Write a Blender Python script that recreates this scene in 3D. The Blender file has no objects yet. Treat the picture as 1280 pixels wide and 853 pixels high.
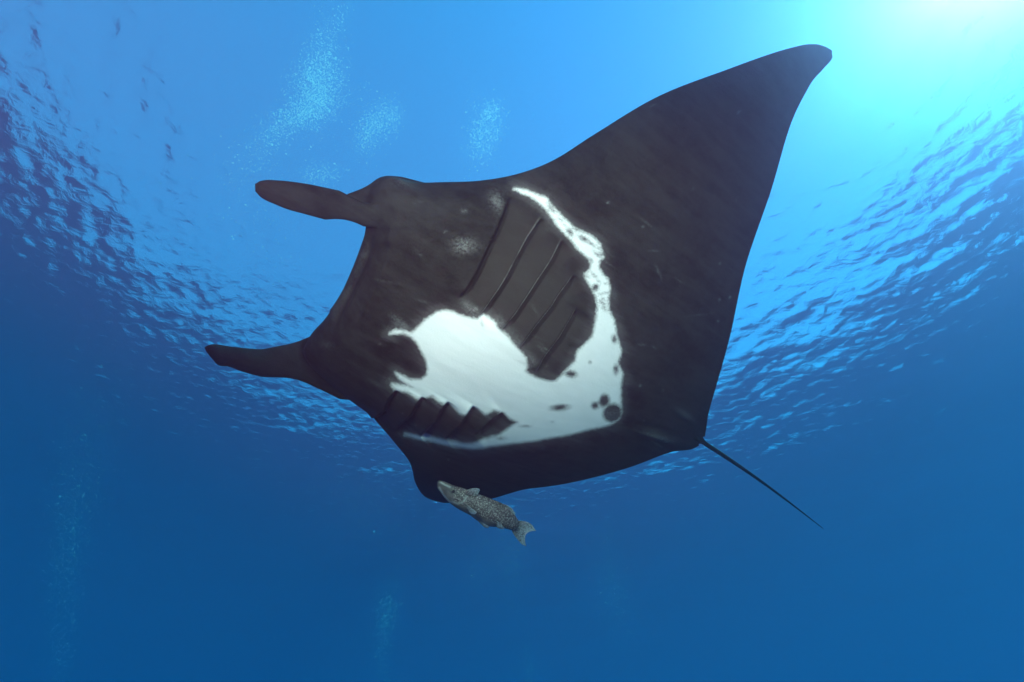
import bpy, math, random
import numpy as np

random.seed(4)
rng = np.random.default_rng(4)
S = bpy.context.scene
COL = S.collection
R = math.radians

# ------------------------------------------------------------------ camera
DEPTH = 9.0                      # metres of water over the camera
FPX, CX, CY = 510.0, 640.0, 426.5
TILT = R(90 + 53.6)
cd = bpy.data.cameras.new("camera")
cam = bpy.data.objects.new("camera", cd)
COL.objects.link(cam)
cd.sensor_width = 36.0
cd.lens = 36.0 * FPX / 1280.0
cd.clip_start, cd.clip_end = 0.05, 2000.0
cam.location = (0, 0, -DEPTH)
cam.rotation_euler = (TILT, 0, 0)
S.camera = cam
ca, sa = math.cos(TILT), math.sin(TILT)
M3 = np.array([[1, 0, 0], [0, ca, -sa], [0, sa, ca]])
ORG = np.array([0, 0, -DEPTH])


def to_world(v):                 # camera axes (right, up, back) -> world
    return np.asarray(v) @ M3.T + ORG


def to_px(w):                    # world -> photograph pixel
    c = (np.asarray(w) - ORG) @ M3
    return np.stack([CX - FPX * c[..., 0] / c[..., 2], CY + FPX * c[..., 1] / c[..., 2]], -1)


def at(px, py, d):               # photograph pixel at a distance along the view axis
    return to_world(np.array([(px - CX) / FPX * d, -(py - CY) / FPX * d, -d]))


# ------------------------------------------------------------------ light
SUN_DIR = to_world([1.25, 1.06, -1.0]) - ORG          # towards the sun, as seen from below
SUN_DIR /= np.linalg.norm(SUN_DIR)
elev = math.asin(SUN_DIR[2])
azim = math.atan2(SUN_DIR[0], SUN_DIR[1])             # clockwise from +Y
W = bpy.data.worlds.new("World")
S.world = W
W.use_nodes = True
nt = W.node_tree
bg = nt.nodes["Background"]
sky = nt.nodes.new("ShaderNodeTexSky")
sky.sky_type = 'NISHITA'
sky.sun_disc = False
sky.sun_elevation = elev
sky.sun_rotation = azim
sky.dust_density = 0.0
sky.ozone_density = 4.5
nt.links.new(sky.outputs[0], bg.inputs[0])
bg.inputs[1].default_value = 0.15

sl = bpy.data.lights.new("sun", 'SUN')
sl.energy, sl.angle, sl.color = 3.4, R(0.5), (1.0, 0.89, 0.78)
so = bpy.data.objects.new("sun", sl)
COL.objects.link(so)
from mathutils import Vector
so.rotation_euler = Vector(SUN_DIR).to_track_quat('Z', 'Y').to_euler()

# the photographer's own pair of flash heads, on arms either side of the housing:
# the white belly is plainly lit by them
for sx, sy, en in ((-0.80, 0.50, 165.0), (0.90, 0.65, 165.0)):
    fl = bpy.data.lights.new("camera_flash", 'SPOT')
    fl.energy, fl.color = en, (1.0, 0.555, 0.49)
    fl.shadow_soft_size = 0.07
    fl.spot_size, fl.spot_blend = R(72), 1.0
    fo = bpy.data.objects.new("camera_flash", fl)
    COL.objects.link(fo)
    p = to_world([sx, sy, 0.1])
    fo.location = p
    fo.rotation_euler = Vector(p - to_world([-0.02 + sx * .25, 0.22, -2.4])).to_track_quat('Z', 'Y').to_euler()

S.view_settings.view_transform = 'Standard'
S.view_settings.look = 'None'
S.view_settings.exposure = 1.30
S.view_settings.gamma = 1.0
S.cycles.use_denoising = True
S.cycles.max_bounces = 8
S.cycles.diffuse_bounces = 2
S.cycles.glossy_bounces = 3
S.cycles.transparent_max_bounces = 12
S.cycles.volume_bounces = 1
S.cycles.caustics_reflective = False
S.cycles.caustics_refractive = False
S.cycles.sample_clamp_indirect = 4.0

# ------------------------------------------------------------------ helpers


def material(name):
    m = bpy.data.materials.new(name)
    m.use_nodes = True
    t = m.node_tree
    return m, t, t.nodes.get("Principled BSDF"), t.nodes.get("Material Output")


def nd(t, kind, loc=None, **kw):
    n = t.nodes.new(kind)
    for k, v in kw.items():
        if k.startswith("i_"):
            n.inputs[k[2:].replace("_", " ")].default_value = v
        else:
            setattr(n, k, v)
    return n


def math_(t, op, a, b=None, c=None, clamp=False):
    n = t.nodes.new("ShaderNodeMath")
    n.operation = op
    n.use_clamp = clamp
    for i, v in enumerate((a, b, c)):
        if v is None:
            continue
        if isinstance(v, (int, float)):
            n.inputs[i].default_value = v
        else:
            t.links.new(v, n.inputs[i])
    return n.outputs[0]


def mixc(t, f, a, b):
    n = t.nodes.new("ShaderNodeMix")
    n.data_type = 'RGBA'
    for s, v in ((0, f), (6, a), (7, b)):
        if isinstance(v, (int, float)):
            n.inputs[s].default_value = v
        elif isinstance(v, tuple):
            n.inputs[s].default_value = (*v, 1.0) if len(v) == 3 else v
        else:
            t.links.new(v, n.inputs[s])
    return n.outputs[2]


def smooth(t, v, lo, hi):
    n = t.nodes.new("ShaderNodeMapRange")
    n.interpolation_type = 'SMOOTHSTEP'
    t.links.new(v, n.inputs[0])
    n.inputs[1].default_value, n.inputs[2].default_value = lo, hi
    return n.outputs[0]


def mesh_obj(name, verts, faces, mat=None, parent=None, smooth_=True):
    me = bpy.data.meshes.new(name)
    verts = np.asarray(verts, dtype=np.float64)
    if isinstance(faces, np.ndarray):
        n, k = faces.shape
        me.vertices.add(len(verts))
        me.vertices.foreach_set("co", verts.astype(np.float32).ravel())
        me.loops.add(n * k)
        me.loops.foreach_set("vertex_index", faces.astype(np.int32).ravel())
        me.polygons.add(n)
        me.polygons.foreach_set("loop_start", np.arange(0, n * k, k, dtype=np.int32))
        me.update(calc_edges=True)
        me.validate()
    else:
        me.from_pydata([tuple(v) for v in verts], [], faces)
        me.update()
    if smooth_:
        me.polygons.foreach_set("use_smooth", np.ones(len(me.polygons), dtype=bool))
    if mat:
        me.materials.append(mat)
    o = bpy.data.objects.new(name, me)
    COL.objects.link(o)
    o.parent = parent
    return o


def grid_faces(a, b, wrap=False):
    i, j = np.meshgrid(np.arange(a - 1), np.arange(b if wrap else b - 1), indexing='ij')
    j2 = (j + 1) % b
    return np.stack([i * b + j, i * b + j2, (i + 1) * b + j2, (i + 1) * b + j], -1).reshape(-1, 4)


def tag(o, label=None, cat=None, kind=None, group=None):
    for k, v in (("label", label), ("category", cat), ("kind", kind), ("group", group)):
        if v:
            o[k] = v
    return o


def pchip(xk, yk, x):
    xk, yk = np.asarray(xk, float), np.asarray(yk, float)
    h = np.diff(xk)
    d = np.diff(yk) / h
    m = np.zeros_like(xk)
    m[0], m[-1] = d[0], d[-1]
    for i in range(1, len(xk) - 1):
        if d[i - 1] * d[i] > 0:
            w1, w2 = 2 * h[i] + h[i - 1], h[i] + 2 * h[i - 1]
            m[i] = (w1 + w2) / (w1 / d[i - 1] + w2 / d[i])
    k = np.clip(np.searchsorted(xk, x) - 1, 0, len(h) - 1)
    u = (x - xk[k]) / h[k]
    return ((1 + 2 * u) * (1 - u) ** 2 * yk[k] + u * (1 - u) ** 2 * h[k] * m[k]
            + u * u * (3 - 2 * u) * yk[k + 1] + u * u * (u - 1) * h[k] * m[k + 1])


def seg_dist(P, A, B):
    d = B - A
    u = np.clip(((P - A) @ d) / max(d @ d, 1e-9), 0, 1)
    return np.linalg.norm(P - (A + u[:, None] * d), axis=1), u


def poly_sd(P, poly):            # signed distance, positive inside
    poly = np.asarray(poly, float)
    best = np.full(len(P), 1e9)
    inside = np.zeros(len(P), bool)
    for A, B in zip(poly, np.roll(poly, -1, 0)):
        best = np.minimum(best, seg_dist(P, A, B)[0])
        cond = (A[1] > P[:, 1]) != (B[1] > P[:, 1])
        with np.errstate(divide='ignore', invalid='ignore'):
            xx = A[0] + (P[:, 1] - A[1]) * (B[0] - A[0]) / (B[1] - A[1])
        inside ^= cond & (P[:, 0] < xx)
    return np.where(inside, best, -best)


def line_dist(P, line):
    """distance to a polyline, place along it 0..1, and the side (+ tailward)"""
    line = np.asarray(line, float)
    L = np.r_[0, np.cumsum(np.linalg.norm(np.diff(line, axis=0), axis=1))]
    best = np.full(len(P), 1e9)
    along = np.zeros(len(P))
    side = np.zeros(len(P))
    for k in range(len(line) - 1):
        A, B = line[k], line[k + 1]
        d, u = seg_dist(P, A, B)
        c = (B - A)[0] * (P[:, 1] - A[1]) - (B - A)[1] * (P[:, 0] - A[0])
        m = d < best
        best[m] = d[m]
        along[m] = (L[k] + u[m] * (L[k + 1] - L[k])) / L[-1]
        side[m] = np.sign(c[m])
    return best, along, side


# ------------------------------------------------------------------ the sea: surface and water
def wave_height(x, y, cell):
    z = np.zeros_like(x)
    r = np.random.default_rng(11)
    for lam, slope in ((6, .020), (3, .018), (1.9, .018), (1.3, .02), (.9, .024), (.62, .03), (.43, .036), (.3, .042), (.21, .04)):
        for _ in range(7):
            a = r.normal(0.9, 0.75)
            k = 2 * math.pi / (lam * r.uniform(.75, 1.35))
            ph = r.uniform(0, 7)
            amp = slope / k / math.sqrt(3.5)
            fade = np.clip((2 * math.pi / k) / cell / 3.0 - 0.6, 0, 1)
            z += amp * fade * np.sin(k * (x * math.cos(a) + y * math.sin(a)) + ph)
    return z


NA = 1100
rr = np.r_[np.linspace(.1, 2, 24)[:-1], np.arange(2, 30, .062), 30 * (320 / 30) ** (np.arange(90) / 89)]
NR = len(rr)
aa = np.arange(NA) / NA * 2 * math.pi
rg, ag = np.meshgrid(rr, aa, indexing='ij')
centre = np.array([0.0, 4.0])
X, Y = centre[0] + rg * np.cos(ag), centre[1] + rg * np.sin(ag)
Z = wave_height(X, Y, np.maximum(rg * 2 * math.pi / NA, np.gradient(rr)[:, None]))
sv = np.stack([X, Y, Z], -1).reshape(-1, 3)
sf = grid_faces(NR, NA, wrap=True)[:, ::-1]
water_m, t, pb, out = material("water_surface")
t.nodes.remove(pb)
geo = nd(t, "ShaderNodeTexCoord")
mp = nd(t, "ShaderNodeMapping")
mp.inputs["Scale"].default_value = (2.2, 4.0, 1)
mp.inputs["Rotation"].default_value = (0, 0, R(-35))
t.links.new(geo.outputs["Object"], mp.inputs[0])
n1 = nd(t, "ShaderNodeTexNoise", i_Scale=1.2, i_Detail=5.0, i_Roughness=.55, i_Distortion=.6)
t.links.new(mp.outputs[0], n1.inputs["Vector"])
bmp = nd(t, "ShaderNodeBump", i_Strength=.7, i_Distance=.035)
t.links.new(n1.outputs[0], bmp.inputs["Height"])
fr = nd(t, "ShaderNodeFresnel", i_IOR=1.333)
t.links.new(bmp.outputs[0], fr.inputs["Normal"])
tr = nd(t, "ShaderNodeBsdfTransparent")
gl = nd(t, "ShaderNodeBsdfGlossy", i_Roughness=.02)
t.links.new(bmp.outputs[0], gl.inputs["Normal"])
mx = nd(t, "ShaderNodeMixShader")
t.links.new(fr.outputs[0], mx.inputs[0])
t.links.new(tr.outputs[0], mx.inputs[1])
t.links.new(gl.outputs[0], mx.inputs[2])
t.links.new(mx.outputs[0], out.inputs["Surface"])
surface = mesh_obj("water_surface", sv, sf, water_m)
tag(surface, "rippled sea surface seen from underneath, bright window of sky in it", "water surface", kind="structure")

SCAT = 0.031
haze_m, t, pb, out = material("sea_water_haze")
t.nodes.remove(pb)
vs = nd(t, "ShaderNodeVolumeScatter", i_Density=SCAT, i_Anisotropy=.08)      # the water itself: blue, all round
vs.inputs["Color"].default_value = (.0, .26, 1.0, 1)
vf = nd(t, "ShaderNodeVolumeScatter", i_Density=.050, i_Anisotropy=.89)        # mostly forwards; red tint put in to whiten the sun's glow
vf.inputs["Color"].default_value = (.95, .16, .02, 1)
va = nd(t, "ShaderNodeVolumeAbsorption", i_Density=.24)
va.inputs["Color"].default_value = (.14, .875, .962, 1)
a0 = nd(t, "ShaderNodeAddShader")
t.links.new(vs.outputs[0], a0.inputs[0])
t.links.new(vf.outputs[0], a0.inputs[1])
ad = nd(t, "ShaderNodeAddShader")
t.links.new(a0.outputs[0], ad.inputs[0])
t.links.new(va.outputs[0], ad.inputs[1])
t.links.new(ad.outputs[0], out.inputs["Volume"])
h = 230.0
top, bot = 0.55, -120.0
hv = [(x, y, z) for z in (bot, top) for x, y in ((-h, -h), (h, -h), (h, h), (-h, h))]
haze = mesh_obj("haze", hv, [(3, 2, 1, 0), (4, 5, 6, 7), (0, 1, 5, 4), (1, 2, 6, 5), (2, 3, 7, 6), (3, 0, 4, 7)], haze_m, smooth_=False)
tag(haze, "clear blue sea water fading to deep blue", "sea water", kind="stuff")

# ------------------------------------------------------------------ manta ray
DW = 5.0                                             # disc width in metres
ROD = np.array([0.538750, 0.186798, -0.551761])      # attitude of the swimming animal
POS = np.array([0.053387, -0.177993, -2.390048])
BEND_L, BEND_R = (0.551625, 0.265690), (0.557416, 0.164826)
th = np.linalg.norm(ROD)
kx = ROD / th
K = np.array([[0, -kx[2], kx[1]], [kx[2], 0, -kx[0]], [-kx[1], kx[0], 0]])
RM = (np.eye(3) + math.sin(th) * K + (1 - math.cos(th)) * K @ K) @ np.diag([1.0, 1.0, -1.0])
E_S, E_T, E_N = (RM @ np.eye(3)).T                   # tailward, left, dorsal (camera axes)
E_Nw = M3 @ E_N

_l = np.linspace(0, .56, 561)


def _lat(b):
    psi = b[0] * _l / .5 + b[1] * (_l / .5) ** 2
    dl = _l[1] - _l[0]
    c, s = np.cos(psi), np.sin(psi)
    return (np.r_[0, np.cumsum((c[1:] + c[:-1]) / 2) * dl], np.r_[0, np.cumsum((s[1:] + s[:-1]) / 2) * dl], psi)


LATL, LATR = _lat(BEND_L), _lat(BEND_R)


def body_point(s, l, n):
    """s tailward, l arc length to the left along the wing, n off the wing sheet (dorsal +); disc widths"""
    a = np.abs(l)
    y = np.where(l >= 0, np.interp(a, _l, LATL[0]), -np.interp(a, _l, LATR[0]))
    z = np.where(l >= 0, np.interp(a, _l, LATL[1]), np.interp(a, _l, LATR[1]))
    psi = np.where(l >= 0, np.interp(a, _l, LATL[2]), -np.interp(a, _l, LATR[2]))
    y = y - n * np.sin(psi)
    z = z + n * np.cos(psi)
    loc = (s - .2)[..., None] * E_S + y[..., None] * E_T + z[..., None] * E_N
    return to_world(loc * DW + POS)


LEAD = [(-.518, .330), (-.505, .305), (-.46, .270), (-.40, .240), (-.33, .205), (-.255, .168), (-.21, .124), (-.19, .100), (-.165, .07),
        (-.140, .030), (-.128, .008), (-.118, -.016), (-.105, -.030), (-.08, -.030), (-.055, -.021), (-.035, -.0145), (0, -.012), (.055, -.015), (.085, -.024), (.105, -.027), (.115, -.018), (.123, .004),
        (.136, .025), (.155, .053), (.18, .081), (.205, .101), (.245, .1225), (.305, .156), (.38, .212), (.46, .273), (.49, .298), (.506, .316), (.509, .322), (.512, .331)]
TRAIL = [(-.518, .334), (-.50, .327), (-.48, .318), (-.44, .306), (-.395, .302), (-.35, .309), (-.31, .318), (-.275, .324), (-.21, .337), (-.16, .365), (-.105, .393),
         (-.055, .423), (-.005, .450), (.015, .470), (.03, .474), (.045, .464), (.07, .443), (.115, .414), (.16, .389), (.245, .343), (.305, .326), (.395, .308), (.44, .313), (.48, .327), (.500, .335), (.508, .337), (.512, .3345)]
lm = [-.518]
while lm[-1] < .512:
    c = abs(lm[-1])
    lm.append(lm[-1] + (.0016 if c < .235 else (.0042 if c < .49 else .0016)))
lm = np.array(lm)
lm[-1] = .512
Lc = pchip(*zip(*LEAD), lm)
Tc = np.maximum(pchip(*zip(*TRAIL), lm), Lc + .003)
NV, ND = 310, 70


def chord_steps(n):
    u = np.linspace(0, 1, n)
    return .75 * u + .25 * (1 - np.cos(math.pi * u)) / 2 - .12 * np.sin(2 * math.pi * u) / (2 * math.pi)


xv, xd = chord_steps(NV), chord_steps(ND)[::-1][1:-1]
x_loop = np.r_[xv, xd]
sgn = np.r_[-np.ones(NV), np.ones(ND - 2)]            # -1 ventral, +1 dorsal
NLP = len(x_loop)
LL = np.repeat(lm[:, None], NLP, 1)
XX = np.repeat(x_loop[None], len(lm), 0)
SG = np.repeat(sgn[None], len(lm), 0)
SS = Lc[:, None] + (Tc - Lc)[:, None] * XX
foil = 2.6 * np.sqrt(np.clip(XX, 0, 1)) * (1 - XX)
wing = .0095 * np.clip(1 - np.abs(LL) / .53, 0, 1) + .0016
f_head = np.sin(np.clip((SS + .03) / .17, 0, 1) * math.pi / 2) ** .9
f_tail = np.sin(np.clip((.47 - SS) / .38, 0, 1) * math.pi / 2) ** 1.7
core = np.sqrt(f_head) * (f_head * (2 - f_head)) ** .3 * f_tail * np.clip(XX / .06, 0, 1) ** .5
vent = .041 * np.exp(-(np.abs(LL) / .135) ** 4) * core + wing * foil
dors = .050 * np.exp(-(np.abs(LL) / .13) ** 2) * core + wing * foil
lip = .010 * np.exp(-(np.abs(LL) / .115) ** 6) * np.exp(-((SS + .01) / .05) ** 2) * np.clip(XX / .004, 0, 1) ** .5
NN = np.where(SG < 0, -(vent + lip), dors + lip)
MP = body_point(SS, LL, NN)
shape = MP.shape
MP = MP.reshape(-1, 3)
ventral = (SG < 0).ravel() & (XX.ravel() > 0.0005)
px = to_px(MP)

SLITS_L = [
    [(637, 246), (630, 267), (620, 292), (607, 318), (597, 340), (585, 360), (574, 373)],
    [(677, 273), (660, 297), (645, 325), (634, 346), (624, 362), (616, 373), (607, 386), (598, 397)],
    [(703, 300), (690, 325), (675, 347), (660, 370), (645, 392), (627, 413)],
    [(718, 344), (700, 368), (690, 383), (670, 408), (650, 434)],
    [(721, 387), (700, 422), (680, 447), (671, 463)],
]
SLITS_R = [
    [(496, 487), (486, 501), (482, 513), (474, 521), (462, 525)],
    [(528, 495), (521, 507), (515, 520), (506, 528), (494, 538)],
    [(560, 501), (552, 514), (547, 526), (537, 535), (525, 547)],
    [(592, 506), (583, 521), (579, 530), (569, 539), (557, 550)],
    [(628, 515), (616, 524), (605, 536), (594, 545)],
]
Pv = px[ventral]
disp = np.zeros(len(Pv))          # metres, + = towards the viewer's side (ventral)
gill = np.full(len(Pv), -9.0)     # counts the slits: whole numbers are slits
gill_on = np.zeros(len(Pv))       # fades a slit out at its ends
gill_side = np.zeros(len(Pv))     # 1 on the near (left) set
for which, group in ((0, SLITS_L), (1, SLITS_R)):
    pts_ = np.array([p_ for ln in group for p_ in ln], float)
    PS = poly_sd(Pv, [group[0][0], *group[0][1:], *[g_[-1] for g_ in group[1:]], *group[-1][::-1][1:], *[g_[0] for g_ in group[-2:0:-1]]])
    box = np.all((Pv > pts_.min(0) - 45) & (Pv < pts_.max(0) + 45), axis=1) & (PS > -45)
    Q = Pv[box]
    SD, EN = [], []
    for ln in group:
        d, al, sd = line_dist(Q, ln)
        SD.append(-sd * d)
        EN.append(np.clip(np.minimum(al, 1 - al) / .12, 0, 1) ** .7)
    SD, EN = np.array(SD), np.array(EN)
    sp = 36.0 if which == 0 else 30.0
    g = np.where(SD[0] < 0, SD[0] / sp, 4 + SD[4] / sp)
    for k in range(4):
        m = (SD[k] >= 0) & (SD[k + 1] < 0)
        g = np.where(m, k + SD[k] / np.maximum(SD[k] - SD[k + 1], 1e-6), g)
    near = np.argmin(np.abs(SD), 0)
    on = EN[near, np.arange(len(Q))]
    fade_ = np.clip((44 + PS[box]) / 34, 0, 1)
    fade_ = fade_ * fade_ * (3 - 2 * fade_)
    A = .048 if which == 0 else .034
    for k in range(5):
        d = SD[k]
        up = np.clip(d / 5.5 + .5, 0, 1)
        up = up * up * (3 - 2 * up)
        disp[box] += (up * -np.exp(-np.maximum(d, 0) / (sp * .42)) * A + (1 - up) * np.exp(np.minimum(d, 0) / (sp * .6)) * A * .5) * EN[k] * fade_
    gill[box] = np.clip(g, -1, 6)
    gill_on[box] = np.maximum(gill_on[box], on)
    gill_side[box] = 1 - which

# lower lip: a rim band with a shallow groove behind it
RIM = [(466, 292), (462, 318), (450, 346), (436, 374), (424, 398), (418, 422), (408, 444)]
d, al, sd = line_dist(Pv, RIM)
end = np.clip(np.minimum(al, 1 - al) / .15, 0, 1)
disp -= .014 * np.exp(-(d / 3.5) ** 2) * end
rim = np.exp(-(d / 2.5) ** 2) * end


def bump_px(cx, cy, rx, ry, ang, h):
    c, s = math.cos(R(ang)), math.sin(R(ang))
    u = ((Pv[:, 0] - cx) * c + (Pv[:, 1] - cy) * s) / rx
    v = (-(Pv[:, 0] - cx) * s + (Pv[:, 1] - cy) * c) / ry
    return h * np.exp(-(u * u + v * v))


# pelvic fins and the cloaca fold near the tail, eye swelling on the side of the head, corner wrinkles
disp += bump_px(822, 545, 26, 4.5, 14, .022) - bump_px(822, 537, 26, 4, 14, .012)
disp += bump_px(856, 521, 14, 4.5, 32, .016) + bump_px(850, 553, 26, 8, 12, .012)
disp += bump_px(490, 238, 20, 12, -10, .045) - bump_px(520, 240, 8, 14, 20, .012)
disp += bump_px(408, 430, 10, 5, 25, .012) - bump_px(400, 423, 9, 3, 10, .010)
disp += bump_px(480, 306, 5, 7, 20, -.014) + bump_px(486, 302, 6, 6, 20, .008)
disp += bump_px(452, 505, 24, 5, 28, .008)
# broad muscle folds of the belly
disp += bump_px(610, 450, 90, 50, 20, .020)
MP[ventral] += disp[:, None] * (-E_Nw)[None]

# --- pigment -------------------------------------------------------------
WHITE = [(558, 388), (566, 390), (576, 394), (586, 397), (597, 398.5), (602, 395), (610, 398), (618, 402.5), (621, 409), (626.5, 413.6), (635, 421), (641, 428), (647, 435), (652, 440), (656.6, 445.5), (658.5, 456), (655, 462), (660, 466),
         (669, 471), (680, 475), (688, 477), (695, 476), (701, 471), (705, 467), (712, 459), (720, 452), (722.5, 440), (730, 432.5), (736, 427), (742, 420), (744, 410), (746, 400), (747.5, 385), (746.5, 375), (743, 365), (737.7, 356), (733, 349),
         (732, 343), (739, 338), (740, 331), (736.5, 322.5), (730, 317), (722.7, 311), (715, 300), (705, 290), (696, 280), (690, 270), (682.6, 261), (674, 252), (665, 246), (652, 241), (643, 236), (655, 238), (668, 243), (676, 246), (682.6, 247.6), (686, 255),
         (699, 268), (710, 279), (718, 286.5), (733, 293), (744, 300), (750, 307.5), (754, 321), (749, 325), (747, 333), (753, 344), (759, 350), (761.6, 360), (759.5, 374), (760, 388), (766.6, 400), (770, 420), (776, 440), (771, 452.5), (777.5, 467.5),
         (775, 485), (775, 502), (776, 514), (772, 524), (762, 530), (752, 533), (740, 535), (730, 537.5), (718, 541), (705, 544), (690, 546), (670, 550), (645, 553), (640, 553.5), (628, 555.5), (612, 558), (600, 560), (588, 560.5), (575, 559.5), (550, 554.5), (520, 548), (506, 544.5), (520, 546), (550, 551), (566, 554.5), (578, 556.5), (590, 556), (604, 552), (622, 547), (635, 537.5), (648, 527), (638, 522), (630, 515), (618, 509), (606, 516), (598, 510), (591, 507.5), (583, 515), (575, 515), (565, 507), (557.5, 502.5), (548, 499), (541, 493), (527, 497), (519, 493),
         (510, 488), (497, 488), (490, 480), (505, 482), (516, 484), (500, 473), (495, 466), (512.5, 475), (527.5, 475), (534, 468), (536, 460), (534, 450), (530, 442), (526, 435), (522.5, 427.5), (515, 420), (505, 415.5), (487.5, 417), (495, 412.5), (506, 414), (515, 416.5), (525, 407.5), (532, 400), (540, 395), (548, 390)]
white = poly_sd(Pv, WHITE)
SPOTS = [(713, 467, 9, 5, 10), (699.5, 509, 13, 4.6, -3), (755.5, 501, 7.5, 10, 10), (743.5, 507, 5.5, 5.5, 0), (765.5, 516.5, 13.5, 12.5, -35), (737, 453, 2, 1.6, 0), (657, 532.5, 5, 1.3, 0), (626, 548.5, 6, 2, 0), (690, 527, 2, 1, 0), (603, 404, 1.3, 3, -15),
         (744.5, 359.5, 5, 5.5, 0), (742.5, 344.5, 5, 2, 45), (746.5, 318, 6, 2.2, 40), (753.4, 378.5, 5, 2.4, 45), (755.5, 386, 4.5, 2, 45), (754, 374, 2, 1.4, 0), (712.5, 290, 7.5, 3.6, 52), (720, 287, 6, 2.6, 45), (729.6, 289.6, 3, 3, 0), (690, 261.4, 8, 2.8, 42), (730, 299, 9, 4, 32), (756.5, 309, 4.5, 4, 0),
         (735, 346, 3, 2, 45), (748, 310, 5, 1.8, 40), (700, 275, 4, 1.6, 45), (706, 281, 3, 1.4, 45), (739, 305, 6, 2.2, 35), (752, 318, 4, 2.5, 30), (738, 326, 4, 3, 50), (748, 352, 3, 1.4, 45), (757, 366, 2.5, 1.6, 0), (750, 368, 2, 1.2, 0), (768, 424, 4, 6, 0), (770, 462, 4, 7, 0), (757, 355, 2, 1.4, 0)]
for cx, cy, rx, ry, an in SPOTS:
    c, s = math.cos(R(an)), math.sin(R(an))
    u = ((Pv[:, 0] - cx) * c + (Pv[:, 1] - cy) * s) / rx
    v = (-(Pv[:, 0] - cx) * s + (Pv[:, 1] - cy) * c) / ry
    white = np.minimum(white, (np.hypot(u, v) - 1) * min(rx, ry))
scuff = bump_px(580, 306, 14, 9, 0, .75) + bump_px(576, 311, 8, 6, 0, .3) + bump_px(621, 251, 8, 12, -15, .6) + bump_px(580, 264, 4, 3, 0, .4) + bump_px(502, 405, 16, 5, 45, .6) + bump_px(490, 413, 8, 4, 30, .5)
scuff += bump_px(500, 226, 12, 5, 10, .35) + bump_px(590, 388, 14, 6, 38, .7) + bump_px(625, 403, 9, 7, 40, .5) + bump_px(645, 425, 10, 8, 40, .35) + bump_px(662, 452, 8, 8, 40, .45)
scuff += bump_px(668, 251, 20, 5, 40, .6) + bump_px(690, 275, 14, 4, 45, .5) + bump_px(822, 545, 26, 3.5, 14, .5) + bump_px(858, 518, 12, 2.5, 32, .3) + bump_px(493, 478, 14, 4, 25, .7) + bump_px(410, 432, 9, 3, 20, .3)
scuff += bump_px(516, 493, 11, 2.6, 28, .7) + bump_px(546, 503, 10, 3, 35, .6) + bump_px(577, 513, 9, 3, 38, .6) + bump_px(608, 519, 11, 4, 38, .5) + bump_px(470, 480, 10, 3, 30, .2)
scuff += bump_px(764, 518, 11, 10, 0, .45)
d, al, sd = line_dist(Pv, [(460, 292), (455, 318), (444, 344), (430, 370), (417, 392), (410, 410)])
scuff += .16 * np.exp(-(d / 6) ** 2) * np.clip(np.minimum(al, 1 - al) / .2, 0, 1)
for _ in range(26):               # old scratches and rubbed spots
    x_, y_ = rng.uniform(440, 900), rng.uniform(220, 560)
    scuff += bump_px(x_, y_, rng.uniform(3, 13), rng.uniform(.8, 1.6), rng.normal(35, 25), rng.uniform(.12, .4))
for _ in range(40):
    scuff += bump_px(rng.uniform(430, 960), rng.uniform(130, 610), 1.5, 1.5, 0, rng.uniform(.3, .9))
d, al, sd = line_dist(Pv, [(503, 543.5), (525, 547.5), (550, 553), (575, 557.5), (590, 558.5), (604, 555.5), (622, 551)])
scuff += .7 * np.exp(-(d / np.where(sd > 0, 3.2, 1.6)) ** 2) * np.clip(np.minimum(al, 1 - al) / .1, 0, 1) * (1.0 + .9 * np.exp(-((al - .75) / .18) ** 2))
full = {"pale": np.full(len(MP), -80.0), "gill": np.full(len(MP), -9.0), "gill_on": np.zeros(len(MP)), "gill_side": np.zeros(len(MP)), "crease_shade": np.zeros(len(MP)), "scuff": np.zeros(len(MP))}
for k_, v_ in (("pale", np.clip(white, -80, 80)), ("gill", gill), ("gill_on", gill_on), ("gill_side", gill_side), ("crease_shade", rim), ("scuff", scuff)):
    full[k_][ventral] = v_

skin, t, pb, out = material("manta_skin")


def attr(t, name):
    n = nd(t, "ShaderNodeAttribute", attribute_name=name)
    return n.outputs["Fac"]


oc = nd(t, "ShaderNodeTexCoord")
fine = nd(t, "ShaderNodeTexNoise", i_Scale=95.0, i_Detail=3.0, i_Roughness=.7)
t.links.new(oc.outputs["Object"], fine.inputs["Vector"])
mid = nd(t, "ShaderNodeTexNoise", i_Scale=16.0, i_Detail=6.0, i_Roughness=.65)
t.links.new(oc.outputs["Object"], mid.inputs["Vector"])
mps = nd(t, "ShaderNodeMapping", vector_type='TEXTURE')       # streaks run from head to tail
from mathutils import Matrix
mps.inputs["Rotation"].default_value = Matrix(np.stack([M3 @ E_S, M3 @ E_T, -(M3 @ E_N)], 1).tolist()).to_euler()
mps.inputs["Scale"].default_value = (1 / 3.0, 1 / 17.0, 1 / 17.0)
t.links.new(oc.outputs["Object"], mps.inputs[0])
streak = nd(t, "ShaderNodeTexNoise", i_Scale=1.0, i_Detail=6.0, i_Roughness=.65)
t.links.new(mps.outputs[0], streak.inputs["Vector"])
big = nd(t, "ShaderNodeTexNoise", i_Scale=2.2, i_Detail=3.0)
t.links.new(oc.outputs["Object"], big.inputs["Vector"])
j1 = math_(t, 'MULTIPLY_ADD', fine.outputs[0], 6.0, -3.0)
j2 = math_(t, 'MULTIPLY_ADD', mid.outputs[0], 2.4, -1.2)
sd = math_(t, 'ADD', attr(t, "pale"), math_(t, 'ADD', j1, j2))
w_mask = smooth(t, sd, -4.2, 2.2)
sdh = math_(t, 'ADD', sd, math_(t, 'MULTIPLY_ADD', streak.outputs[0], 26.0, -13.0))
halo = math_(t, 'POWER', smooth(t, sdh, -20.0, 2.0), 1.5)
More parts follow.
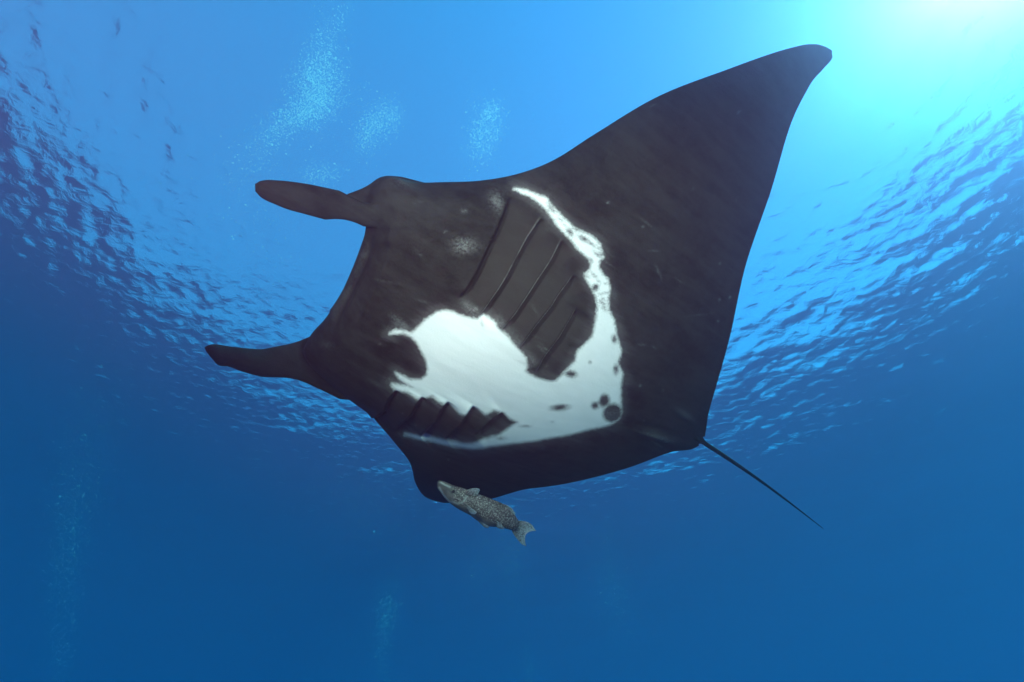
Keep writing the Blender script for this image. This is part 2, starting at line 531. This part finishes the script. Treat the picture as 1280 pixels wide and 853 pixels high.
tone = math_(t, 'ADD', math_(t, 'MULTIPLY', streak.outputs[0], .6), math_(t, 'MULTIPLY', big.outputs[0], .4))
dark = mixc(t, smooth(t, tone, .38, .64), (.0052, .0056, .0054), (.0225, .0228, .0212))
plate = math_(t, 'MULTIPLY', math_(t, 'MULTIPLY_ADD', attr(t, "gill_side"), .5, .5), math_(t, 'MULTIPLY', smooth(t, attr(t, "gill"), -.02, .06), math_(t, 'SUBTRACT', 1.0, smooth(t, attr(t, "gill"), 4.2, 5.0))))
dark = mixc(t, math_(t, 'MULTIPLY', plate, math_(t, 'MULTIPLY_ADD', attr(t, "gill_on"), .26, .20)), dark, (.042, .037, .033))
mott = smooth(t, math_(t, 'ADD', math_(t, 'MULTIPLY', mid.outputs[0], .65), math_(t, 'MULTIPLY', fine.outputs[0], .35)), .36, .64)
dark = mixc(t, math_(t, 'MULTIPLY', mott, .45), dark, (.029, .028, .026))
dark = mixc(t, math_(t, 'MULTIPLY', halo, .5), dark, (.12, .115, .115))
sc = math_(t, 'MULTIPLY', math_(t, 'MAXIMUM', attr(t, "scuff"), 0.0), smooth(t, math_(t, 'ADD', math_(t, 'MULTIPLY', fine.outputs[0], .6), math_(t, 'MULTIPLY', streak.outputs[0], .4)), .30, .76))
dark = mixc(t, math_(t, 'MULTIPLY', sc, .75, clamp=True), dark, (.34, .34, .34))
dark = mixc(t, math_(t, 'MULTIPLY', attr(t, "scuff"), -1.0, clamp=True), dark, (.008, .008, .0085))  # negative part: black head fins, with their weaker light painted in too
g_a, g_on, g_sd = attr(t, "gill"), attr(t, "gill_on"), attr(t, "gill_side")
off = math_(t, 'SUBTRACT', g_a, math_(t, 'ROUND', g_a))
valid = math_(t, 'MULTIPLY', math_(t, 'GREATER_THAN', g_a, -.45), math_(t, 'LESS_THAN', g_a, 4.45))
g_m = math_(t, 'MULTIPLY', math_(t, 'MULTIPLY', valid, g_on), 1.0)
dline = math_(t, 'SUBTRACT', 1.0, smooth(t, math_(t, 'ABSOLUTE', off), .008, .055))
pline = math_(t, 'SUBTRACT', 1.0, smooth(t, math_(t, 'ABSOLUTE', math_(t, 'ADD', off, .05)), .0, .055))
flap_lit = math_(t, 'MULTIPLY', math_(t, 'MULTIPLY', pline, g_m), math_(t, 'MULTIPLY', g_sd, math_(t, 'GREATER_THAN', g_a, .5)))  # pale flap edges: light on the raised steps, painted into the colour
dark = mixc(t, math_(t, 'MULTIPLY', flap_lit, math_(t, 'MULTIPLY', smooth(t, mid.outputs[0], .25, .6), .85), clamp=True), dark, (.24, .225, .21))
slit_shade = math_(t, 'MULTIPLY', math_(t, 'MULTIPLY', dline, g_m), math_(t, 'SUBTRACT', 1.0, math_(t, 'MULTIPLY', math_(t, 'MULTIPLY', g_sd, math_(t, 'GREATER_THAN', g_a, .5)), .75)))  # shade inside the slits, painted in since frontal flash barely gives it
slit_shade = math_(t, 'MAXIMUM', slit_shade, math_(t, 'MULTIPLY', attr(t, "crease_shade"), .55))
lightc = mixc(t, smooth(t, streak.outputs[0], .3, .7), (.74, .74, .73), (.80, .80, .79))
col = mixc(t, w_mask, dark, lightc)
col = mixc(t, math_(t, 'MULTIPLY', slit_shade, .9, clamp=True), col, (.008, .008, .009))
t.links.new(col, pb.inputs["Base Color"])
pb.inputs["Roughness"].default_value = .6
pb.inputs["Specular IOR Level"].default_value = .05      # wet skin in water hardly reflects
b1 = nd(t, "ShaderNodeBump", i_Strength=.45, i_Distance=.006)
t.links.new(math_(t, 'ADD', streak.outputs[0], math_(t, 'MULTIPLY', fine.outputs[0], .5)), b1.inputs["Height"])
t.links.new(b1.outputs[0], pb.inputs["Normal"])

mf = grid_faces(len(lm), NLP, wrap=True)
manta = bpy.data.objects.new("manta_ray", None)
COL.objects.link(manta)
base = at(640, 400, 2.4)
manta.location = base
tag(manta, "giant black manta ray with white belly patch and gill slits swimming overhead", "manta ray")


def part(name, verts, faces, mat, parent=manta, origin=base, smooth_=True):
    o = mesh_obj(name, np.asarray(verts) - origin, faces, mat, parent, smooth_)
    return o


# faces of the tube, plus a cap on each wing tip
caps = [list(range(NLP))[::-1], list(range((len(lm) - 1) * NLP, len(lm) * NLP))]
bm_faces = [tuple(f) for f in mf.tolist()] + [tuple(c) for c in caps]
body = part("body", MP, bm_faces, skin)
for k, v in full.items():
    a = body.data.attributes.new(k, 'FLOAT', 'POINT')
    a.data.foreach_set("value", v.astype(np.float32))


# --- head fins: paddles rolled lengthwise, swept from paired edge curves ---
def paddle(top, bottom, d0, d1, thick, n=40, m=20, curl=0.0, cap=True):
    top, bottom = np.array(top, float), np.array(bottom, float)
    u = np.linspace(0, 1, n)

    def along(c):
        s = np.r_[0, np.cumsum(np.linalg.norm(np.diff(c, axis=0), axis=1))]
        s /= s[-1]
        return np.stack([pchip(s, c[:, 0], u), pchip(s, c[:, 1], u)], -1)
    a, b = along(top), along(bottom)
    ang = np.arange(m) / m * 2 * math.pi
    V = []
    for i in range(n):
        d = d0 + (d1 - d0) * u[i]
        A, B = at(*a[i], d), at(*b[i], d + .03)
        c, hw = (A + B) / 2, (B - A) / 2
        axis = at(*((a[min(i + 1, n - 1)] + b[min(i + 1, n - 1)]) / 2), d0 + (d1 - d0) * u[min(i + 1, n - 1)]) - at(*((a[max(i - 1, 0)] + b[max(i - 1, 0)]) / 2), d0 + (d1 - d0) * u[max(i - 1, 0)])
        nrm = np.cross(axis, hw)
        nrm /= np.linalg.norm(nrm) + 1e-9
        if nrm @ (c - ORG) > 0:
            nrm = -nrm                                # towards the viewer
        w = np.linalg.norm(hw)
        tk = min(thick, w * .8) * (1.0 if cap else max(0.0, 1 - u[i] ** 6))
        for g in ang:
            cu = math.cos(g)
            V.append(c + hw * cu + nrm * (tk * math.sin(g) * (1 - .35 * cu * cu) + curl * w * (cu * cu - .4)))
    f = [tuple(r) for r in grid_faces(n, m, wrap=True).tolist()] + [tuple(range(m))[::-1]] + ([tuple(range((n - 1) * m, n * m))] if cap else [])
    return V, f


def tube(path, radii, m=12):
    path = np.array(path)
    V = []
    ref = np.array([.3, .2, .9])
    for i, (p, r) in enumerate(zip(path, radii)):
        d = path[min(i + 1, len(path) - 1)] - path[max(i - 1, 0)]
        d /= np.linalg.norm(d)
        u = np.cross(d, ref)
        u /= np.linalg.norm(u)
        v = np.cross(d, u)
        for k in range(m):
            g = 2 * math.pi * k / m
            V.append(p + r * (math.cos(g) * u + math.sin(g) * v))
    f = [tuple(r) for r in grid_faces(len(path), m, wrap=True).tolist()] + [tuple(range(m))[::-1], tuple(range((len(path) - 1) * m, len(path) * m))]
    return V, f


extra = []
extra.append(paddle([(560, 236), (540, 231), (515, 224.5), (500, 221), (485, 220), (472, 223), (460, 229.5), (447, 236), (438, 240), (430, 245)],
                    [(560, 300), (540, 296), (515, 292), (500, 289), (485, 286), (472, 281), (460, 274), (447, 264), (438, 256), (430, 250)], 1.92, 1.83, .060, n=70, m=40))
extra.append(paddle([(540, 276), (520, 271), (497, 268.5), (480, 259), (457, 248.5), (432, 240.5), (410, 235.5), (380, 229.5), (352, 226), (335, 225), (325, 226.5), (319, 231)],
                    [(545, 281), (520, 285), (500, 286.5), (478, 285.5), (452, 283), (430, 281), (400, 273), (380, 267.5), (360, 262), (345, 256), (327.5, 247.5), (319, 238.5)], 1.86, 1.66, .026, n=110, m=40, curl=.10))
extra.append(paddle([(460, 425), (430, 415), (400, 410.5), (375, 416.5), (357, 424), (340, 431), (325, 436.5), (302, 435), (282, 432.5), (267.5, 430.5), (259, 432.8), (257, 436)],
                    [(470, 500), (440, 500), (410, 496), (385, 488), (365, 480), (345, 475), (327, 471), (302, 464), (285, 458), (275, 457), (266, 449), (258, 440)], 2.52, 2.08, .055, n=110, m=40, curl=.06))
# whip tail
u = np.linspace(0, 1, 30)
tb = [at(868 + (1029 - 868) * k, 546 + (661 - 546) * k + 6 * math.sin(math.pi * k) * -.6, 2.72 + .45 * k) for k in u]
extra.append(tube(tb, .015 * (1 - u) ** .9 + .0022))
for V, f in extra:
    o2 = part("piece", V, f, None)
    for k_ in full:
        a = o2.data.attributes.new(k_, 'FLOAT', 'POINT')
        a.data.foreach_set("value", np.full(len(V), {'pale': -80.0, 'gill': -9.0, 'scuff': -.8}.get(k_, 0.0), np.float32))
    o2.parent = None
    o2.location = base
    md = body.modifiers.new("union", 'BOOLEAN')
    md.operation, md.solver, md.object = 'UNION', 'EXACT', o2
bpy.context.view_layer.update()
dg = bpy.context.evaluated_depsgraph_get()
nm = bpy.data.meshes.new_from_object(body.evaluated_get(dg), preserve_all_data_layers=True, depsgraph=dg)
body.modifiers.clear()
print("body verts", len(body.data.vertices), "->", len(nm.vertices), [a.name for a in nm.attributes], [m_.name if m_ else None for m_ in nm.materials])
body.data = nm
N2 = len(nm.vertices)
at_ = {}
for k_ in full:
    at_[k_] = np.empty(N2, np.float32)
    nm.attributes[k_].data.foreach_get("value", at_[k_])
cut = (at_["pale"] == 0) & (at_["gill"] == 0)                # new points along the joints
for k_, v_ in (("pale", -80.0), ("gill", -9.0), ("scuff", -.5)):
    at_[k_][cut] = v_
# ease the joints where the head fins and the tail leave the body
co = np.empty(len(nm.vertices) * 3, np.float32)
nm.vertices.foreach_get("co", co)
co = co.reshape(-1, 3).astype(np.float64)
ed = np.empty(len(nm.edges) * 2, np.int32)
nm.edges.foreach_get("vertices", ed)
ed = ed.reshape(-1, 2)
pq = to_px(co + base)
wgt = np.zeros(len(co))
for cx, cy, rx, ry in ((478, 252, 60, 30), (432, 268, 26, 30), (385, 447, 62, 66), (880, 552, 8, 6)):
    wgt = np.maximum(wgt, np.clip(1.6 - 1.6 * np.hypot((pq[:, 0] - cx) / rx, (pq[:, 1] - cy) / ry), 0, 1))
act = wgt[ed].max(1) > 0
ea = ed[act]
cnt = np.bincount(ea.ravel(), minlength=N2).astype(float)
m = cnt > 0
for _ in range(110):
    for ax in range(3):
        acc = np.bincount(ea[:, 0], weights=co[ea[:, 1], ax], minlength=N2) + np.bincount(ea[:, 1], weights=co[ea[:, 0], ax], minlength=N2)
        co[m, ax] += .6 * wgt[m] * (acc[m] / cnt[m] - co[m, ax])
for _ in range(12):              # and let the painted dark of the fins run out over the joint
    acc = np.bincount(ea[:, 0], weights=at_["scuff"][ea[:, 1]], minlength=N2) + np.bincount(ea[:, 1], weights=at_["scuff"][ea[:, 0]], minlength=N2)
    at_["scuff"][m] += (wgt[m] * .7 * (acc[m] / cnt[m] - at_["scuff"][m])).astype(np.float32)
pq = to_px(co + base)
for ln, w_, g_ in (([(321, 238), (340, 241), (355, 248), (368, 257), (377, 265)], 1.6, .9), ([(452, 285), (470, 287), (495, 286.5), (518, 284)], 2.2, 1.5), ([(286, 457), (300, 449), (316, 441), (324, 437)], 1.5, .8)):  # shade in the fin creases, darkened into the skin colour
    d, al, sd = line_dist(pq, ln)
    at_["crease_shade"] = np.maximum(at_["crease_shade"], g_ * np.exp(-(d / w_) ** 2) * np.clip(np.minimum(al, 1 - al) / .15, 0, 1))
for k_ in full:
    nm.attributes[k_].data.foreach_set("value", np.ascontiguousarray(at_[k_], dtype=np.float32))
nm.vertices.foreach_set("co", co.astype(np.float32).ravel())
nm.update()
nm.polygons.foreach_set("use_smooth", np.ones(len(nm.polygons), dtype=bool))
nm.polygons.foreach_set("material_index", np.zeros(len(nm.polygons), dtype=np.int32))
while len(nm.materials) > 1:
    nm.materials.pop()
for o2 in [o for o in bpy.data.objects if o.name.startswith("piece")]:
    bpy.data.objects.remove(o2)

eye_m, t, pb, out = material("eye")
pb.inputs["Base Color"].default_value = (.012, .011, .010, 1)
pb.inputs["Roughness"].default_value = .25


def ball(c, r, n=10, m=16, squash=(1, 1, 1)):
    th = np.linspace(0, math.pi, n)
    ph = np.arange(m) / m * 2 * math.pi
    a, b = np.meshgrid(th, ph, indexing='ij')
    v = np.stack([np.sin(a) * np.cos(b) * squash[0], np.sin(a) * np.sin(b) * squash[1], np.cos(a) * squash[2]], -1).reshape(-1, 3) * r
    return np.asarray(c) + v, [tuple(f) for f in grid_faces(n, m, wrap=True).tolist()]


ev, ef = ball(at(493, 230, 1.853), .024)
part("eye", ev, ef, eye_m)

# ------------------------------------------------------------------ the small fish under the far wing
FD = 2.35
fish_m, t, pb, out = material("fish_skin")
oc = nd(t, "ShaderNodeTexCoord")
sp = nd(t, "ShaderNodeTexVoronoi", i_Scale=170.0, i_Randomness=1.0)
t.links.new(oc.outputs["Object"], sp.inputs["Vector"])
nz = nd(t, "ShaderNodeTexNoise", i_Scale=125.0, i_Detail=4.0, i_Roughness=.65)
t.links.new(oc.outputs["Object"], nz.inputs["Vector"])
nb = nd(t, "ShaderNodeTexNoise", i_Scale=14.0, i_Detail=4.0)
t.links.new(oc.outputs["Object"], nb.inputs["Vector"])
belly = attr(t, "belly")
plate = math_(t, 'MULTIPLY', math_(t, 'MULTIPLY_ADD', attr(t, "gill_side"), .5, .5), math_(t, 'MULTIPLY', smooth(t, attr(t, "gill"), -.02, .06), math_(t, 'SUBTRACT', 1.0, smooth(t, attr(t, "gill"), 4.2, 5.0))))
dark = mixc(t, math_(t, 'MULTIPLY', plate, math_(t, 'MULTIPLY_ADD', attr(t, "gill_on"), .26, .20)), dark, (.042, .037, .033))
mott = smooth(t, math_(t, 'ADD', math_(t, 'MULTIPLY', nz.outputs[0], .75), math_(t, 'MULTIPLY', sp.outputs["Distance"], -.35)), .16, .40)
speck = mixc(t, mott, (.062, .046, .040), (.58, .47, .43))
plain = mixc(t, smooth(t, nb.outputs[0], .35, .65), (.080, .064, .058), (.19, .158, .145))
colr = mixc(t, smooth(t, math_(t, 'ADD', belly, math_(t, 'MULTIPLY_ADD', nb.outputs[0], .5, -.25)), .35, .6), speck, plain)
colr = mixc(t, math_(t, 'MULTIPLY', attr(t, "dark_line"), .85, clamp=True), colr, (.03, .027, .025))
colr = mixc(t, math_(t, 'MULTIPLY', attr(t, "pale_line"), .7, clamp=True), colr, (.48, .46, .43))
colr = mixc(t, math_(t, 'MULTIPLY', attr(t, "membrane"), smooth(t, nz.outputs[0], .3, .6)), colr, (.56, .60, .62))
t.links.new(colr, pb.inputs["Base Color"])
pb.inputs["Roughness"].default_value = .5
bq = nd(t, "ShaderNodeBump", i_Strength=.4, i_Distance=.003)
t.links.new(nz.outputs[0], bq.inputs["Height"])
t.links.new(bq.outputs[0], pb.inputs["Normal"])

fish = bpy.data.objects.new("remora", None)
COL.objects.link(fish)
fbase = at(600, 638, FD)
fish.location = fbase
tag(fish, "small mottled grey fish with pale fringed tail below the manta's far wing", "fish")
TOPF = [(547, 604), (549, 602), (556, 603.5), (567, 608), (581, 612), (592, 616.5), (602, 620), (616, 625.5), (631, 632), (641, 640.5), (646, 648), (649, 654)]
BOTF = [(546.5, 605), (547, 608), (551, 615), (561, 627), (573, 635.6), (587, 643), (598, 651), (609, 656.5), (620, 657.5), (631, 659.5), (639, 661.5), (644, 662)]
fv, ff = paddle(TOPF, BOTF, FD - .06, FD + .05, .2, n=60, m=36)
fv = np.array(fv)
fp = to_px(fv)
fb = part("body", fv, ff, fish_m, fish, fbase)


def fish_attrs(o, P, ang=None):
    n = len(P)
    dl = np.zeros(n)
    pl = np.zeros(n)
    for ln, w in (([(549, 605), (556, 608), (565, 615)], 1.3), ([(560, 612), (568, 616), (575, 622)], 1.6), ([(585, 637), (592, 640), (600, 650)], 3.0), ([(585, 614), (581, 622), (577, 629)], 1.0)):
        dl = np.maximum(dl, np.exp(-(line_dist(P, ln)[0] / w) ** 2))
    for ln, w in (([(551, 603), (556, 606), (563, 609)], 1.0), ([(584, 620), (580, 627), (573, 630), (566, 628)], 1.2), ([(549, 610), (555, 620), (563, 628)], 1.2)):
        pl = np.maximum(pl, np.exp(-(line_dist(P, ln)[0] / w) ** 2))
    d, al, sd = line_dist(P, [(546, 612), (565, 626), (590, 642), (612, 652), (640, 664)])
    bl = np.clip(.55 - sd * -d / 14, 0, 1)
    bl = np.maximum(bl, np.clip((575 - P[:, 0]) / 12, 0, 1) * .75)
    for k, v in (("dark_line", dl), ("pale_line", pl), ("belly", bl)):
        a = o.data.attributes.new(k, 'FLOAT', 'POINT')
        a.data.foreach_set("value", v.astype(np.float32))


fish_attrs(fb, fp)


def fin(name, top, bottom, d0, d1, rays=6, notch=0.0):
    """a thin fan of skin with raised rays; pale towards its free edge"""
    V, F = paddle(top, bottom, d0, d1, .0035, n=36, m=28, cap=False)
    V = np.array(V)
    k = np.arange(len(V)) % 28
    if notch:                     # forked: the middle of the free edge stops short
        G = V.reshape(36, 28, 3)
        cu = np.cos(np.arange(28) / 28 * 2 * math.pi)
        pos = np.arange(36)[:, None] * (1 - notch * (1 - np.abs(cu) ** 1.5))[None]
        lo = np.clip(pos.astype(int), 0, 34)
        fr_ = (pos - lo)[..., None]
        kk = np.arange(28)[None].repeat(36, 0)
        V = (G[lo, kk] * (1 - fr_) + G[lo + 1, kk] * fr_).reshape(-1, 3)
    g = k / 28 * 2 * math.pi
    V += (np.sin(np.cos(g) * rays * math.pi) * np.sin(g) * .0016)[:, None] * (ORG - V) / np.linalg.norm(ORG - V, axis=1)[:, None]
    o = part(name, V, F, fish_m, fish, fbase)
    P = to_px(V)
    u = np.repeat(np.linspace(0, 1, 36), 28)
    edge_ = np.clip((u - .86) / .1, 0, 1) * .9 + np.clip((np.abs(np.cos(g)) - .93) / .07, 0, 1) * .55
    for kk, v in (("dark_line", np.zeros(len(V))), ("pale_line", np.clip(edge_ + .28 * (np.sin(np.cos(g) * rays * math.pi) > .3), 0, 1)), ("belly", np.full(len(V), .1)), ("membrane", np.clip(u * 1.4 - .25, 0, 1))):
        a = o.data.attributes.new(kk, 'FLOAT', 'POINT')
        a.data.foreach_set("value", v.astype(np.float32))
    return o


fin("caudal_fin", [(642, 650), (650, 651), (657, 652), (664, 655.5), (670, 664)], [(638, 660), (642, 668), (648, 676), (653, 681), (658, 683)], FD + .045, FD + .06, rays=9, notch=.28)
fin("pectoral_fin", [(581, 617), (584, 613), (589, 611), (595, 610.5), (599.5, 611.5)], [(590, 622), (593, 621.5), (595.5, 620), (598, 617), (600, 613)], FD - .055, FD - .065)
fin("pectoral_fin", [(580, 628), (586, 633), (593, 638), (596, 641)], [(577, 631), (582, 637), (588, 642), (593, 644)], FD - .065, FD - .06)
fin("dorsal_fin", [(627, 629.5), (634, 632), (640, 636), (644, 642)], [(628, 634), (633, 638), (638, 643), (643, 647)], FD, FD + .02)
fin("anal_fin", [(615, 647), (621, 651), (627, 656), (631, 660)], [(612, 651), (617, 656), (623, 660.5), (629, 662)], FD - .035, FD - .02)
fin("pelvic_fin", [(597, 648), (602, 652), (607, 656), (612, 658.5)], [(598, 652), (602, 656), (606, 659.5), (610, 660.5)], FD - .02, FD - .0)
ev, ef = ball(at(567, 614.5, FD - .085), .008)
part("eye", ev, ef, eye_m, fish, fbase)

# ------------------------------------------------------------------ bubbles
bub_m, t, pb, out = material("bubble")
t.nodes.remove(pb)
tl = nd(t, "ShaderNodeBsdfTranslucent")
tl.inputs["Color"].default_value = (.92, .92, .92, 1)
tp = nd(t, "ShaderNodeBsdfTransparent")
gb = nd(t, "ShaderNodeBsdfGlossy", i_Roughness=.1)
m1 = nd(t, "ShaderNodeMixShader")
m1.inputs[0].default_value = .12
t.links.new(tl.outputs[0], m1.inputs[1])
t.links.new(gb.outputs[0], m1.inputs[2])
m2 = nd(t, "ShaderNodeMixShader")
m2.inputs[0].default_value = .48
t.links.new(tp.outputs[0], m2.inputs[1])
t.links.new(m1.outputs[0], m2.inputs[2])
t.links.new(m2.outputs[0], out.inputs["Surface"])
# rising bubbles flatten into open spherical caps: a crown and a flared skirt
_g = np.arange(6) / 6 * 2 * math.pi
CAP = np.concatenate([[(0, 0, .55)], np.stack([np.cos(_g), np.sin(_g), 0 * _g - .2], 1)])
CAPF = np.array([(0, 1 + k, 1 + (k + 1) % 6) for k in range(6)])
NCV = len(CAP)


def plume(label, parts, dist, rad):
    """parts: (pixel x, y, spread x, spread y, tilt deg, count); DIST metres away, real 3-D spread"""
    C = []
    for cx, cy, sx, sy, an, n in parts:
        g = rng.normal(size=(n, 3))
        c, s = math.cos(R(an)), math.sin(R(an))
        u, v = g[:, 0] * sx, g[:, 1] * sy
        C.append(at(0, 0, 1)[None] * 0 + np.stack([np.array(at(cx + a * c - b * s, cy + a * s + b * c, dist + e * (sx + sy) * .5 / FPX * dist)) for a, b, e in zip(u, v, g[:, 2])]))
    C = np.concatenate(C)
    C = C[C[:, 2] < -.35]
    r = rad * np.exp(rng.normal(0, .45, len(C)))
    V = (C[:, None] + CAP[None] * r[:, None, None]).reshape(-1, 3)
    F = (CAPF[None] + NCV * np.arange(len(C))[:, None, None]).reshape(-1, 3)
    o = mesh_obj("bubbles", V, F, bub_m)
    return tag(o, label, "bubbles", kind="stuff", group="diver bubble plumes rising to the surface")


plume("tall pale bubble cloud rising above the manta's head fin", [(396, 108, 17, 28, 12, 5040), (405, 60, 12, 30, 14, 1050), (385, 140, 26, 10, -25, 1680), (430, 20, 5, 16, 20, 105), (350, 160, 26, 12, -40, 1260), (318, 205, 30, 22, -50, 672), (300, 270, 34, 30, -40, 378), (350, 290, 22, 40, 20, 210)], 6.3, .0034)
plume("small bubble cloud right of the tallest cloud", [(466, 160, 11, 18, 25, 1890), (490, 145, 8, 12, 0, 630), (455, 118, 5, 8, 20, 42)], 6.3, .0034)
plume("bubble cloud over the manta's shoulder", [(605, 168, 11, 20, 20, 1890), (590, 125, 4, 16, 5, 56), (612, 140, 8, 10, 0, 504)], 6.3, .0034)
plume("thin bubble patch just above the manta's head", [(400, 217, 15, 8, 0, 672)], 6.0, .0032)
plume("faint column of bubbles climbing at the lower left", [(85, 690, 14, 60, 6, 2100), (110, 560, 26, 60, 12, 1092), (92, 775, 3, 6, 0, 70), (75, 820, 10, 30, 0, 504)], 9.5, .0052)
plume("faint bubble wisp low in the water below the fish", [(483, 765, 8, 22, 8, 924), (478, 820, 7, 26, 0, 378)], 9.5, .0052)
plume("faint bubble haze behind the small fish", [(470, 620, 40, 40, 0, 924), (640, 700, 12, 34, 0, 714), (600, 700, 14, 24, 0, 378)], 10.0, .0052)
plume("faint bubble streak at the lower right of the fish", [(765, 740, 12, 40, -8, 840), (660, 835, 5, 16, 0, 210)], 10.0, .0052)
